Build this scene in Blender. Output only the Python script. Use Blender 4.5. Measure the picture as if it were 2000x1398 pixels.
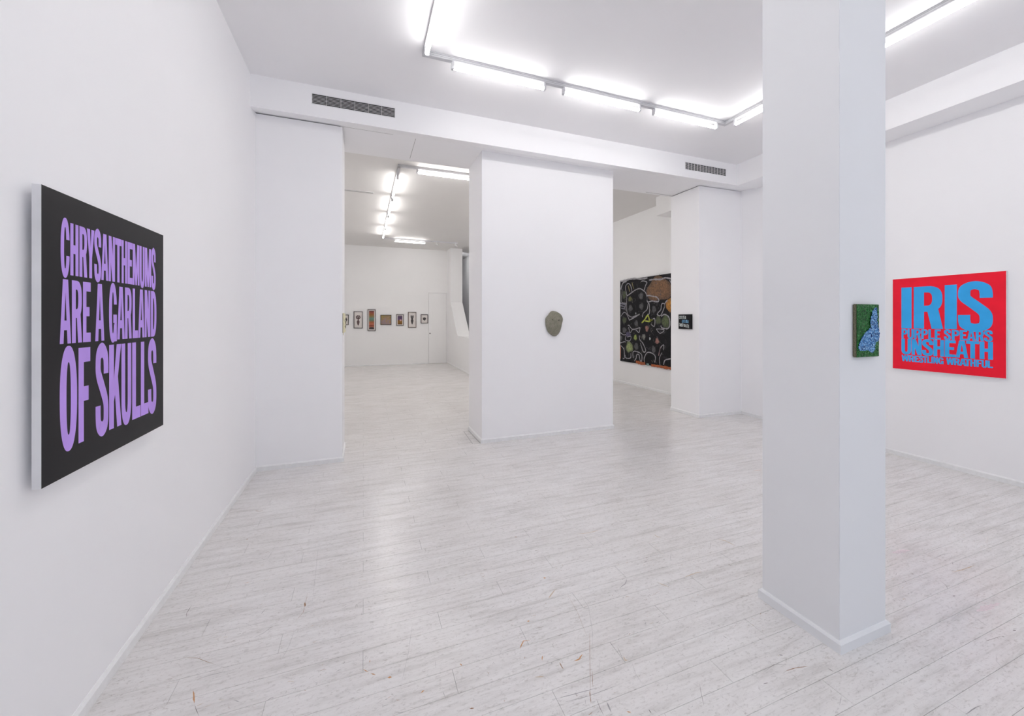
import bpy, bmesh, math, random
from mathutils import Vector, Matrix, noise
# ---------------------------------------------------------------- camera, world, exposure
for o in list(bpy.data.objects): bpy.data.objects.remove(o)
S = bpy.context.scene
C = S.collection
CAMH = 1.55; YAW = 0.3601; FPX = 771.26
cd = bpy.data.cameras.new('camera'); cam = bpy.data.objects.new('camera', cd); C.objects.link(cam)
cam.location = (0, 0, CAMH); cam.rotation_euler = (math.pi/2, 0, -YAW)
cd.sensor_width = 36; cd.lens = FPX/2000*36; cd.shift_y = -75.2/2000; cd.clip_start = .05; cd.clip_end = 100
S.camera = cam
S.view_settings.view_transform = 'Standard'; S.view_settings.look = 'None'
S.view_settings.gamma = 1; S.view_settings.use_curve_mapping = False
S.view_settings.exposure = 0.09
W = bpy.data.worlds.new('sky'); S.world = W; W.use_nodes = True
bg = W.node_tree.nodes['Background']; bg.inputs[0].default_value = (.74, .84, 1, 1); bg.inputs[1].default_value = 1.0
S.cycles.max_bounces = 12; S.cycles.diffuse_bounces = 10; S.cycles.glossy_bounces = 4      # white rooms live off interreflection
TUBE = 31          # emission of the fluorescent tubes
# daylight portal in the unseen street window added behind the viewer
pl = bpy.data.lights.new('daylight_portal', 'AREA'); pl.shape = 'RECTANGLE'; pl.size = 5.0; pl.size_y = 2.6
pl.cycles.is_portal = True
po = bpy.data.objects.new('daylight_portal', pl); C.objects.link(po)
po.location = (2.4, -3.05, 1.5); po.rotation_euler = (math.pi/2, 0, 0)
# ---------------------------------------------------------------- measured layout data (metres, world space)
CHRYS=[('CHRYSANTHEMUMS',1.709,1.897,[[1.837,1.8825],[1.8857,1.9292],[1.9343,1.9783],[1.9762,2.0214],[2.0208,2.064],[2.065,2.1112],[2.114,2.1582],[2.16,2.2062],[2.2074,2.2499],[2.2532,2.2945],[2.2958,2.3539],[2.3566,2.4003],[2.4031,2.464],[2.4665,2.5083]]),('AREAGARLAND',1.4644,1.6919,[[1.8328,1.8897],[1.8937,1.9491],[1.954,1.9988],[2.0265,2.0847],[2.1161,2.1719],[2.1745,2.231],[2.2334,2.2873],[2.2949,2.3404],[2.3426,2.3989],[2.4012,2.4544],[2.4604,2.5162]]),('OFSKULLS',1.0921,1.4443,[[1.8328,1.9217],[1.9295,1.9967],[2.029,2.1119],[2.1171,2.2058],[2.2058,2.2835],[2.2911,2.3625],[2.3657,2.4365],[2.4331,2.5152]])]
IRIS=[('IRIS',1.4509,1.9071,[[2.623,2.5348],[2.5146,2.2796],[2.2656,2.1765],[2.1655,1.9289]]),('PURPLESPEARS',1.3394,1.442,[[2.6218,2.5722],[2.5688,2.518],[2.5124,2.4563],[2.4514,2.3994],[2.3941,2.3495],[2.3428,2.2983],[2.2706,2.2211],[2.2123,2.156],[2.1527,2.103],[2.1011,2.045],[2.0405,1.9872],[1.9841,1.9297]]),('UNSHEATH',1.1623,1.3338,[[2.623,2.5387],[2.5331,2.4503],[2.4449,2.3573],[2.3532,2.2716],[2.2656,2.1847],[2.1832,2.0951],[2.1067,2.0194],[2.0137,1.9276]]),('WRESTLINGWRATHFUL',1.083,1.1514,[[2.6207,2.5608],[2.5585,2.5124],[2.5079,2.4732],[2.4715,2.4357],[2.4368,2.4036],[2.4025,2.3746],[2.3699,2.3584],[2.3532,2.3202],[2.3161,2.2756],[2.2531,2.1977],[2.1958,2.156],[2.1555,2.1086],[2.1183,2.079],[2.079,2.0418],[2.0355,2.0026],[2.0008,1.9641],[1.9606,1.928]])]
MARKS=[('b',0.012,[(-0.824,3.734),(-0.788,3.704),(-0.761,3.71)]),('g',0.006,[(-0.983,3.506),(-0.918,3.498),(-0.852,3.513)]),('b',0.022,[(-0.771,3.26),(-0.763,3.272)]),('b',0.014,[(-0.301,2.426),(-0.294,2.387)]),('g',0.006,[(-0.498,2.242),(-0.464,2.259),(-0.427,2.295)]),('o',0.01,[(0.0,1.869),(0.021,1.848)]),('o',0.008,[(0.03,1.838),(0.05,1.822)]),('o',0.016,[(0.098,1.79),(0.116,1.785)]),('o',0.008,[(0.029,1.913),(0.027,1.894)]),('o',0.01,[(-0.666,2.014),(-0.652,1.981),(-0.639,1.944)]),('k',0.003,[(-0.636,1.938),(-0.618,1.904),(-0.601,1.876)]),('o',0.008,[(0.223,1.667),(0.239,1.675)]),('k',0.004,[(-0.871,2.619),(-0.873,2.56),(-0.863,2.524)]),('b',0.003,[(-0.771,2.225),(-0.711,2.2),(-0.665,2.162),(-0.62,2.129)]),('g',0.002,[(-0.29,3.035),(-0.271,2.636),(-0.261,2.389)]),('b',0.003,[(-0.295,2.501),(-0.298,2.346),(-0.326,2.289)]),('g',0.002,[(-0.321,2.224),(-0.331,2.122),(-0.354,2.035)]),('g',0.002,[(0.235,2.065),(0.194,1.881),(0.148,1.728)]),('k',0.002,[(0.307,1.802),(0.302,1.759)]),('g',0.004,[(-0.567,3.047),(-0.581,2.941)]),('g',0.005,[(-0.503,2.409),(-0.491,2.444)]),('g',0.004,[(-0.494,1.905),(-0.467,1.885)]),('g',0.003,[(0.31,1.645),(0.316,1.599)]),('g',0.006,[(-0.755,3.558),(-0.676,3.534),(-0.598,3.514)]),('g',0.006,[(-0.178,2.818),(-0.123,2.825),(-0.062,2.817)]),('g',0.004,[(-0.685,2.068),(-0.638,2.074),(-0.55,2.072)]),('o',0.02,[(1.01,2.151),(1.025,2.146)]),('b',0.02,[(1.009,2.63),(1.024,2.619)]),('o',0.014,[(0.787,1.87),(0.801,1.87)]),('o',0.009,[(0.691,1.728),(0.723,1.764),(0.752,1.755)]),('o',0.012,[(0.773,1.654),(0.761,1.632)]),('b',0.008,[(0.83,1.595),(0.829,1.575),(0.83,1.558)]),('o',0.011,[(0.896,1.578),(0.922,1.579),(0.95,1.596)]),('t',0.012,[(1.122,1.521),(1.114,1.497),(1.126,1.498)]),('o',0.012,[(0.975,1.301),(0.988,1.293)]),('b',0.012,[(0.396,1.532),(0.413,1.527)]),('o',0.012,[(0.407,1.749),(0.413,1.734)]),('t',0.012,[(0.962,1.981),(1.0,2.013),(1.033,2.033)]),('b',0.003,[(1.049,1.695),(0.961,1.55),(0.866,1.393)]),('b',0.003,[(0.946,1.506),(0.905,1.438)]),('g',0.0015,[(1.008,1.543),(0.965,1.475)]),('b',0.002,[(1.078,1.984),(1.061,1.834),(1.024,1.681)]),('g',0.002,[(1.147,1.982),(1.137,1.848),(1.063,1.69),(1.004,1.597)]),('g',0.009,[(1.475,1.969),(1.441,1.935),(1.383,1.913)]),('t',0.01,[(1.622,1.88),(1.635,1.857),(1.66,1.819)]),('t',0.012,[(1.815,1.859),(1.905,1.864),(1.95,1.862)]),('g',0.003,[(1.904,2.077),(1.849,2.017)]),('t',0.01,[(1.963,2.304),(1.964,2.268),(1.984,2.253)]),('o',0.009,[(3.747,2.918),(3.843,2.898)]),('k',0.003,[(1.338,1.291),(1.306,1.249),(1.278,1.21)]),('k',0.003,[(0.891,1.388),(0.883,1.347),(0.881,1.318)]),('g',0.016,[(0.923,1.362),(0.916,1.32)]),('g',0.002,[(1.134,1.475),(1.114,1.424),(1.111,1.368)]),('k',0.002,[(1.126,1.575),(1.108,1.505)]),('t',0.012,[(2.334,2.104),(2.373,2.062),(2.385,1.993)]),('k',0.004,[(1.649,1.448),(1.656,1.424)]),('g',0.003,[(2.264,2.086),(2.193,2.026)]),('g',0.008,[(2.106,3.424),(2.227,3.414),(2.352,3.407)]),('t',0.01,[(1.45,2.505),(1.53,2.488),(1.628,2.496)]),('g',0.004,[(0.761,2.144),(0.832,2.151),(0.978,2.165)]),('g',0.003,[(1.237,1.727),(1.306,1.728),(1.352,1.727)]),('g',0.005,[(0.72,1.449),(0.799,1.44),(0.932,1.428)]),('g',0.004,[(0.756,1.423),(0.867,1.41),(1.018,1.409)]),('k',0.008,[(1.062,1.278),(1.061,1.26)]),('b',0.006,[(0.884,1.429),(0.86,1.379)]),('t',0.009,[(0.695,1.567),(0.734,1.557)]),('p',0.05,[(3.048,1.093),(3.157,1.088),(3.258,1.079)]),('p',0.05,[(3.278,1.566),(3.35,1.557),(3.442,1.542)]),('t',0.012,[(3.38,1.316),(3.47,1.306),(3.621,1.302)]),('k',0.003,[(3.205,1.3),(3.183,1.266),(3.142,1.239)]),('k',0.008,[(2.922,0.964),(2.931,0.957)]),('k',0.012,[(3.03,0.962),(3.047,0.958)]),('k',0.004,[(3.008,1.374),(2.995,1.357)]),('k',0.006,[(2.742,1.3),(2.739,1.289)]),('k',0.008,[(3.088,1.201),(3.111,1.198)]),('k',0.006,[(1.933,1.149),(1.937,1.128)]),('g',0.003,[(1.841,1.043),(1.79,1.021)]),('g',0.004,[(2.472,0.997),(2.498,1.005)]),('k',0.003,[(2.799,0.977),(2.924,0.965)]),('g',0.016,[(1.798,1.274),(1.812,1.265)]),('b',0.006,[(1.734,1.205),(1.798,1.2),(1.861,1.186)]),('g',0.006,[(3.487,1.434),(3.581,1.437),(3.657,1.424)]),('g',0.006,[(2.213,0.823),(2.292,0.824),(2.327,0.819)]),('k',0.003,[(2.97,1.095),(2.973,1.063),(2.951,1.023)])]
STROKES=[('w',0.024,[(7.837,2.11),(7.692,2.166),(7.538,2.227),(7.375,2.251),(7.231,2.189),(7.154,2.115),(7.128,1.977)]),('w',0.021599999999999998,[(7.837,2.11),(7.896,2.307),(7.851,2.387),(7.764,2.397),(7.692,2.328),(7.655,2.199)]),('w',0.0192,[(7.851,2.102),(7.851,1.79),(7.793,1.661),(7.664,1.606),(7.566,1.623),(7.375,1.674)]),('w',0.024,[(7.375,1.674),(7.566,1.596),(7.75,1.533)]),('w',0.0192,[(7.75,1.533),(7.851,1.68),(7.955,1.719),(8.077,1.627)]),('w',0.0168,[(8.031,2.28),(8.046,2.057),(8.031,1.963),(7.851,1.937)]),('w',0.021599999999999998,[(7.218,2.205),(7.179,2.305),(7.128,2.369),(7.244,2.414),(7.322,2.412)]),('w',0.026399999999999996,[(7.128,1.994),(7.116,2.079),(6.942,2.052),(6.822,2.029),(6.752,1.96),(6.799,1.929),(6.967,1.953),(7.103,1.934),(7.128,1.994)]),('w',0.021599999999999998,[(7.283,1.603),(7.257,1.69),(7.128,1.773),(7.091,1.891),(7.053,1.881),(7.053,1.687),(7.116,1.662)]),('y',0.036,[(7.309,1.473),(7.218,1.534),(7.116,1.637),(7.078,1.619),(7.041,1.535),(6.942,1.551)]),('y',0.036,[(7.192,1.517),(7.041,1.509),(7.003,1.552)]),('w',0.0192,[(7.003,1.451),(6.894,1.402),(6.882,1.568),(6.991,1.535)]),('w',0.021599999999999998,[(6.81,1.65),(6.775,1.699),(6.694,1.763),(6.671,1.875),(6.58,1.872),(6.614,1.761),(6.705,1.633),(6.799,1.65)]),('w',0.026399999999999996,[(6.682,1.616),(6.591,1.656),(6.48,1.615),(6.437,1.536),(6.437,1.425),(6.502,1.361),(6.659,1.374),(6.694,1.422)]),('w',0.021599999999999998,[(7.808,1.405),(7.764,1.415),(7.692,1.353),(7.594,1.319),(7.362,1.368)]),('w',0.021599999999999998,[(7.778,1.369),(7.721,1.244),(7.636,1.318)]),('w',0.021599999999999998,[(7.511,1.312),(7.402,1.254),(7.362,1.36)]),('w',0.0192,[(8.098,1.232),(7.97,1.18),(7.881,1.193)]),('w',0.0192,[(7.881,1.165),(7.896,1.072),(7.851,1.047),(7.721,1.054),(7.692,1.154),(7.822,1.131)]),('w',0.024,[(7.389,1.184),(7.375,1.097),(7.27,1.016),(7.179,0.884),(7.192,0.831),(7.257,0.835),(7.349,1.011)]),('w',0.021599999999999998,[(8.092,0.979),(7.94,1.015),(7.881,1.009)]),('w',0.024,[(8.077,0.914),(7.955,0.829),(7.94,0.626),(8.001,0.611)]),('w',0.024,[(7.608,0.656),(7.608,0.8),(7.456,0.811),(7.309,0.753),(7.309,0.614),(7.362,0.626),(7.402,0.745),(7.483,0.738),(7.497,0.666),(7.566,0.589)]),('w',0.021599999999999998,[(7.911,0.703),(7.881,0.631),(7.707,0.647),(7.692,0.757)]),('w',0.024,[(7.205,0.59),(7.218,0.692),(7.116,0.82),(6.942,0.809),(6.858,0.741),(6.882,0.623)]),('w',0.0168,[(6.834,1.345),(6.705,1.348),(6.591,1.327),(6.705,1.259),(6.775,1.289),(6.834,1.345)]),('w',0.0192,[(6.437,2.356),(6.383,2.257),(6.383,2.131)]),('w',0.036,[(8.092,2.472),(7.881,2.49),(7.594,2.499),(7.322,2.464),(7.116,2.47)]),('w',0.036,[(7.065,2.414),(6.894,2.415),(6.705,2.397),(6.569,2.416),(6.393,2.383)]),('w',0.03,[(8.077,2.283),(8.001,2.427),(7.851,2.46)]),('w',0.024,[(6.614,0.602),(6.569,0.703),(6.393,0.751)]),('w',0.021599999999999998,[(6.752,0.832),(6.705,0.95),(6.614,1.02),(6.614,0.908)]),('p',0.024,[(6.763,0.782),(6.728,0.899),(6.705,0.966)]),('o',0.072,[(7.511,0.577),(7.296,0.56),(7.192,0.571)]),('o',0.06,[(6.991,0.553),(6.752,0.554),(6.524,0.551),(6.383,0.548)]),('o',0.024,[(8.092,0.913),(8.092,0.593)]),('c',0.048,[(7.141,0.554),(7.065,0.557)]),('w',0.0144,[(6.717,0.575),(6.74,0.719),(6.659,0.856)]),('w',0.024,[(6.502,1.949),(6.569,1.888),(6.591,1.792)]),('w',0.0144,[(7.97,1.793),(7.881,1.901),(7.851,1.937)]),('l',0.036,[(8.098,1.946),(7.881,1.901)]),('l',0.03,[(8.092,1.89),(7.881,1.846)]),('l',0.024,[(8.061,1.823),(7.881,1.8)]),('t',0.021599999999999998,[(7.65,2.415),(7.594,2.267)]),('t',0.021599999999999998,[(7.793,2.354),(7.735,2.205)])]
BLOBS=[('brown',6.763,2.19,0.381,0.262),('amber',6.447,1.851,0.097,0.142),('green',6.558,1.511,0.115,0.144),('olive',7.721,2.032,0.074,0.065),('grey',7.335,2.083,0.084,0.08),('grey',7.707,1.814,0.079,0.08),('grey',7.322,1.847,0.079,0.076),('dgreen',7.94,2.144,0.083,0.102),('grey',6.906,1.768,0.067,0.083),('dgreen',7.94,1.533,0.083,0.083),('grey',7.94,1.292,0.083,0.074),('rose',7.133,1.35,0.06,0.072),('lgrey',7.239,1.164,0.062,0.072),('lime',7.53,1.134,0.06,0.071),('rose',6.808,1.091,0.061,0.072),('grey',7.497,0.932,0.076,0.081),('lgreen',7.75,0.898,0.136,0.136),('white',7.036,1.13,0.025,0.034),('white',7.516,1.69,0.019,0.025),('grey',6.918,0.902,0.062,0.083),('violet',7.793,1.196,0.098,0.069),('grey',7.497,1.463,0.071,0.071),('dgreen',6.775,1.535,0.084,0.098),('grey',8.061,1.102,0.043,0.064)]
FIGURE=[(2.3034,1.6085),(2.3142,1.606),(2.3185,1.5769),(2.3185,1.5345),(2.3251,1.5132),(2.3347,1.4999),(2.3382,1.4812),(2.3316,1.4574),(2.3251,1.4442),(2.3077,1.4406),(2.3034,1.4314),(2.3034,1.4076),(2.2862,1.391),(2.2648,1.3942),(2.2499,1.4038),(2.2142,1.4022),(2.1851,1.4035),(2.1748,1.4162),(2.1789,1.4393),(2.1975,1.4623),(2.2226,1.4853),(2.2521,1.5032),(2.2691,1.5136),(2.2627,1.5346),(2.2669,1.5582),(2.2776,1.5819),(2.2905,1.6005)]
STONE=[(2.3643,1.6642),(2.4078,1.6598),(2.4516,1.6425),(2.489,1.6172),(2.5111,1.5818),(2.5178,1.5463),(2.5045,1.499),(2.4956,1.4558),(2.4802,1.4047),(2.456,1.3618),(2.4253,1.3328),(2.3926,1.3254),(2.36,1.3337),(2.321,1.3615),(2.2909,1.3949),(2.2716,1.4417),(2.2617,1.4921),(2.26,1.5464),(2.2694,1.5774),(2.2952,1.6046),(2.3167,1.6339),(2.3383,1.6554)]
# ---------------------------------------------------------------- material helpers
MAT = {}
def nt(name):
    m = bpy.data.materials.new(name); m.use_nodes = True
    t = m.node_tree; b = t.nodes['Principled BSDF']; MAT[name] = m
    return m, t, b
def lin(c): return tuple(((x/12.92) if x <= .04045 else ((x+.055)/1.055)**2.4) for x in c)
def col(r, g, b): return lin((r/255, g/255, b/255)) + (1,)
def N(t, typ, **kw):
    n = t.nodes.new(typ)
    for k, v in kw.items(): setattr(n, k, v)
    return n
def setv(n, **kw):
    for k, v in kw.items(): n.inputs[k.replace('_', ' ')].default_value = v
    return n
def pos(t, scale=(1, 1, 1), obj=False):
    if obj:
        g = N(t, 'ShaderNodeTexCoord').outputs['Object']
    else:
        g = N(t, 'ShaderNodeNewGeometry').outputs['Position']
    m = N(t, 'ShaderNodeVectorMath', operation='MULTIPLY'); m.inputs[1].default_value = scale
    t.links.new(g, m.inputs[0]); return m.outputs[0]
def noi(t, v, scale, detail=4, rough=.55, dist=0):
    n = N(t, 'ShaderNodeTexNoise'); setv(n, Scale=scale, Detail=detail, Roughness=rough, Distortion=dist)
    t.links.new(v, n.inputs['Vector']); return n.outputs['Fac']
def ramp(t, f, stops):
    n = N(t, 'ShaderNodeValToRGB'); e = n.color_ramp.elements
    e[0].position, e[0].color = stops[0]; e[1].position, e[1].color = stops[-1]
    for p, c in stops[1:-1]:
        x = e.new(p); x.color = c
    t.links.new(f, n.inputs[0]); return n.outputs[0]
def mix(t, fac, a, b, typ='MIX'):
    n = N(t, 'ShaderNodeMix', data_type='RGBA', blend_type=typ)
    for s, x in ((n.inputs[0], fac), (n.inputs[6], a), (n.inputs[7], b)):
        if hasattr(x, 'is_linked') or hasattr(x, 'links'): t.links.new(x, s)
        else: s.default_value = x
    return n.outputs[2]
def bump(t, b, h, strength=.2, dist=.001):
    n = N(t, 'ShaderNodeBump'); n.inputs['Strength'].default_value = strength; n.inputs['Distance'].default_value = dist
    t.links.new(h, n.inputs['Height']); t.links.new(n.outputs[0], b.inputs['Normal'])
def plain(name, c, rough=.5, metal=0, var=.04, sc=30, bmp=.15, bd=.0005, obj=True, spec=.5):
    m, t, b = nt(name)
    f = noi(t, pos(t, obj=obj), sc)
    dark = tuple(x*(1-var) for x in c[:3]) + (1,); lite = tuple(min(1, x*(1+var)) for x in c[:3]) + (1,)
    t.links.new(ramp(t, f, [(.3, dark), (.7, lite)]), b.inputs['Base Color'])
    b.inputs['Roughness'].default_value = rough; b.inputs['Metallic'].default_value = metal
    b.inputs['Specular IOR Level'].default_value = spec
    bump(t, b, f, bmp, bd); return m
# white wall paint: rolled emulsion, almost even
def paint(name, c, rough=.75, sc=60):
    m, t, b = nt(name)
    big = noi(t, pos(t), 1.1, 3); fine = noi(t, pos(t), sc, 3)
    dark = tuple(x*.985 for x in c[:3]) + (1,)
    t.links.new(ramp(t, big, [(.35, dark), (.65, c)]), b.inputs['Base Color'])
    b.inputs['Roughness'].default_value = rough; b.inputs['Specular IOR Level'].default_value = .25
    bump(t, b, fine, .12, .0008); return m
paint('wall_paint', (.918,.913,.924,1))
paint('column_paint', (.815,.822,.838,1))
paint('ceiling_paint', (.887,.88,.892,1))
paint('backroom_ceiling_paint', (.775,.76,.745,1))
paint('backroom_paint', (.89,.887,.885,1))
paint('grey_plaster', (.58, .58, .59, 1))
plain('skirting_paint', (.84, .84, .84, 1), .35, bmp=.05)
plain('dark_gap', (.03, .03, .03, 1), .9)
plain('seam', (.36, .35, .34, 1), .9)
# painted, worn white floor boards
m, t, b = nt('floor_paint')
P = pos(t)
g1 = noi(t, pos(t, (2.2, 22, 1)), 1.0, 7, .72, .3)                    # grain along the boards
g2 = noi(t, pos(t, (7, 110, 1)), 1.0, 5, .7)
cloud = noi(t, P, 2.2, 4, .6)
c0 = ramp(t, g1, [(.32, (.635,.615,.60,1)), (.5, (.765,.745,.735,1)), (.75, (.83,.815,.81,1))])
fine = ramp(t, g2, [(.30, (.70, .69, .68, 1)), (.44, (1, 1, 1, 1))])
c1 = mix(t, .5, c0, fine, 'MULTIPLY')
iso = ramp(t, noi(t, pos(t, (1, 2.2, 1)), 38, 5, .75, .4), [(.32, (.74, .73, .72, 1)), (.47, (1, 1, 1, 1))])
c1 = mix(t, .9, c1, iso, 'MULTIPLY')
cl = ramp(t, cloud, [(.3, (.93, .92, .91, 1)), (.62, (1, 1, 1, 1))])
c2 = mix(t, .8, c1, cl, 'MULTIPLY')
# board-to-board tone
sep = N(t, 'ShaderNodeSeparateXYZ'); t.links.new(P, sep.inputs[0])
my = N(t, 'ShaderNodeMath', operation='MULTIPLY_ADD'); my.inputs[1].default_value = 1/.122; my.inputs[2].default_value = -1.001/.122 + 40
t.links.new(sep.outputs[1], my.inputs[0])
fy = N(t, 'ShaderNodeMath', operation='FLOOR'); t.links.new(my.outputs[0], fy.inputs[0])
wn = N(t, 'ShaderNodeTexWhiteNoise', noise_dimensions='1D'); t.links.new(fy.outputs[0], wn.inputs['W'])
tone = ramp(t, wn.outputs['Value'], [(0, (.975, .975, .975, 1)), (1, (1, 1, 1, 1))])
c3 = mix(t, 1, c2, tone, 'MULTIPLY')
# fine scuffs: stretched specks, where a broad mask allows them
s1 = noi(t, pos(t, (20, 62, 1)), 1.0, 5, .72, .9)
sm = ramp(t, s1, [(.60, (0, 0, 0, 1)), (.68, (.75, .75, .75, 1))])
msk = ramp(t, noi(t, P, 1.7, 3, .5), [(.46, (0, 0, 0, 1)), (.58, (1, 1, 1, 1))])
sc_ = mix(t, 1, sm, msk, 'MULTIPLY')
c4 = mix(t, sc_, c3, (.40, .36, .33, 1))
s2 = noi(t, pos(t, (70, 34, 1)), 1.0, 2, .5, 1.2)
sm2 = ramp(t, s2, [(.69, (0, 0, 0, 1)), (.77, (.6, .6, .6, 1))])
c5 = mix(t, sm2, c4, (.42, .40, .38, 1))
t.links.new(c5, b.inputs['Base Color'])
rr = ramp(t, noi(t, P, .9, 1, .4), [(.3, (.225, .225, .225, 1)), (.7, (.255, .255, .255, 1))]); t.links.new(rr, b.inputs['Roughness'])
b.inputs['Specular IOR Level'].default_value = .5
hh = mix(t, .5, g1, g2); bump(t, b, hh, .25, .0005)
MARKC = {'b': col(150, 118, 92), 'o': col(190, 140, 95), 'g': col(158, 155, 156), 'k': col(108, 100, 98), 't': col(190, 172, 152), 'p': col(216, 203, 206)}
for k, c in MARKC.items(): plain('mark_'+k, c, .6, var=.15, sc=120)
# ---------------------------------------------------------------- mesh helpers
def link(name, me, mats, parent=None):
    o = bpy.data.objects.new(name, me); C.objects.link(o)
    for mm in (mats if isinstance(mats, (list, tuple)) else [mats]):
        if mm: me.materials.append(MAT[mm])
    if parent: o.parent = parent
    return o
def from_faces(name, vs, fs, mats, parent=None, mi=None, smooth=False):
    me = bpy.data.meshes.new(name); me.from_pydata([tuple(v) for v in vs], [], fs)
    if mi: me.polygons.foreach_set('material_index', mi)
    if smooth: me.polygons.foreach_set('use_smooth', [True]*len(me.polygons))
    me.update(); return link(name, me, mats, parent)
class MB:
    def __init__(s): s.v = []; s.f = []; s.m = []
    def add(s, vs, fs, mi=0):
        k = len(s.v); s.v += [tuple(v) for v in vs]; s.f += [tuple(i+k for i in f) for f in fs]; s.m += [mi]*len(fs); return s
    def box(s, x0, x1, y0, y1, z0, z1, mi=0, bev=0):
        if bev:
            bm = bmesh.new(); bmesh.ops.create_cube(bm, size=1)
            for v in bm.verts: v.co = ((x0+x1)/2+v.co.x*(x1-x0), (y0+y1)/2+v.co.y*(y1-y0), (z0+z1)/2+v.co.z*(z1-z0))
            bmesh.ops.bevel(bm, geom=bm.edges[:], offset=bev, segments=2, affect='EDGES')
            bm.verts.index_update(); s.add([v.co[:] for v in bm.verts], [[v.index for v in f.verts] for f in bm.faces], mi); bm.free(); return s
        return s.add([(x0,y0,z0),(x1,y0,z0),(x1,y1,z0),(x0,y1,z0),(x0,y0,z1),(x1,y0,z1),(x1,y1,z1),(x0,y1,z1)],
              [(0,3,2,1),(4,5,6,7),(0,1,5,4),(1,2,6,5),(2,3,7,6),(3,0,4,7)], mi)
    def prism(s, poly, f0, f1, mi=0):
        """poly: list of 2D points; f0/f1 map a point to 3D for the two ends"""
        n = len(poly); vs = [f0(p) for p in poly]+[f1(p) for p in poly]
        return s.add(vs, [tuple(range(n))[::-1], tuple(range(n, 2*n))]+[(i, (i+1) % n, n+(i+1) % n, n+i) for i in range(n)], mi)
    def cyl(s, a, b_, r, n=16, mi=0, r2=None):
        a = Vector(a); b_ = Vector(b_); d = (b_-a).normalized(); u = d.orthogonal().normalized(); w = d.cross(u); r2 = r if r2 is None else r2
        vs = [a+(u*math.cos(k*2*math.pi/n)+w*math.sin(k*2*math.pi/n))*r for k in range(n)]+[b_+(u*math.cos(k*2*math.pi/n)+w*math.sin(k*2*math.pi/n))*r2 for k in range(n)]
        return s.add(vs, [tuple(range(n))[::-1], tuple(range(n, 2*n))]+[(i, (i+1) % n, n+(i+1) % n, n+i) for i in range(n)], mi)
    def build(s, name, mats, parent=None, fix=True, smooth=False):
        o = from_faces(name, s.v, s.f, mats, parent, s.m, smooth)
        if fix:
            bm = bmesh.new(); bm.from_mesh(o.data); bmesh.ops.recalc_face_normals(bm, faces=bm.faces); bm.to_mesh(o.data); bm.free()
        return o
def struct(o, label=None):
    o['kind'] = 'structure'
    if label: o['label'] = label
    return o
def tag(o, label, cat, group=None, kind=None):
    o['label'] = label; o['category'] = cat
    if group: o['group'] = group
    if kind: o['kind'] = kind
    return o
def empty(name, loc, label, cat, group=None, rz=0):
    o = bpy.data.objects.new(name, None); C.objects.link(o); o.location = loc; o.rotation_euler = (0, 0, rz); o.empty_display_size = .1
    return tag(o, label, cat, group)
# ---------------------------------------------------------------- room shell
ZC = 3.941; ZB = 4.0; T = .15
XL = -1.03
def wall(name, boxes, mat, label=None):
    m_ = MB()
    for bx in boxes: m_.box(*bx)
    return struct(m_.build(name, mat), label)
wall('wall_left', [(XL-T, XL, -3.2, 14.15, -.02, ZB+.1)], 'wall_paint')
# right wall of the front room, slightly out of square
RW = [(-3.2, 5.62), (3.0, 5.725), (4.8, 5.828)]
def rwx(y):
    for (a, xa), (b_, xb) in zip(RW, RW[1:]):
        if y <= b_: return xa+(xb-xa)*(y-a)/(b_-a)
    return RW[-1][1]
m_ = MB(); poly = [(x, y) for y, x in RW]+[(6.1, 4.8), (6.1, -3.2)]
m_.prism(poly, lambda p: (p[0], p[1], -.02), lambda p: (p[0], p[1], ZB+.1)); struct(m_.build('wall_right', 'wall_paint'))
# lowered beam along the right wall
m_ = MB(); poly = [(5.25, -3.0), (5.353, 3.0), (5.405, 4.49), (5.83, 4.49), (5.80, 3.0), (5.70, -3.0)]
m_.prism(poly, lambda p: (p[0], p[1], 3.615), lambda p: (p[0], p[1], ZC)); struct(m_.build('trim_1', 'wall_paint'), 'boxed white beam along the top of the right wall')
# street wall behind the viewer; its wide shop window is added for daylight
wall('wall_front', [(XL, -.1, -3.2, -3.0, 0, ZC), (4.9, 5.63, -3.2, -3.0, 0, ZC), (-.1, 4.9, -3.2, -3.0, 2.8, ZC), (-.1, 4.9, -3.2, -3.0, 0, .2)], 'wall_paint')
m_ = MB()
for x in (-.1, 1.55, 3.2, 4.85): m_.box(x, x+.05, -3.12, -3.06, .2, 2.8)
m_.box(-.1, 4.9, -3.12, -3.06, .2, .25); m_.box(-.1, 4.9, -3.12, -3.06, 2.75, 2.8)
struct(m_.build('added_window_1', 'skirting_paint'))
# ceilings
wall('ceiling', [(XL-.02, 6.0, -3.2, 4.6, ZC, ZC+.2)], 'ceiling_paint')
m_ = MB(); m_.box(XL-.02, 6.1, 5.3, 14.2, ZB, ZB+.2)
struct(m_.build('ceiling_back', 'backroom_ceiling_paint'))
# cross beam and deep soffit between the two rooms
prof = [(4.49, 3.623), (4.68, 3.664), (5.42, 3.668), (5.42, 4.1), (4.49, 4.1)]
m_ = MB(); m_.prism(prof, lambda p: (XL, p[0], p[1]), lambda p: (5.95, p[0], p[1])); beam = struct(m_.build('trim_2', 'wall_paint'), 'deep white cross beam with two air grilles')
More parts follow.
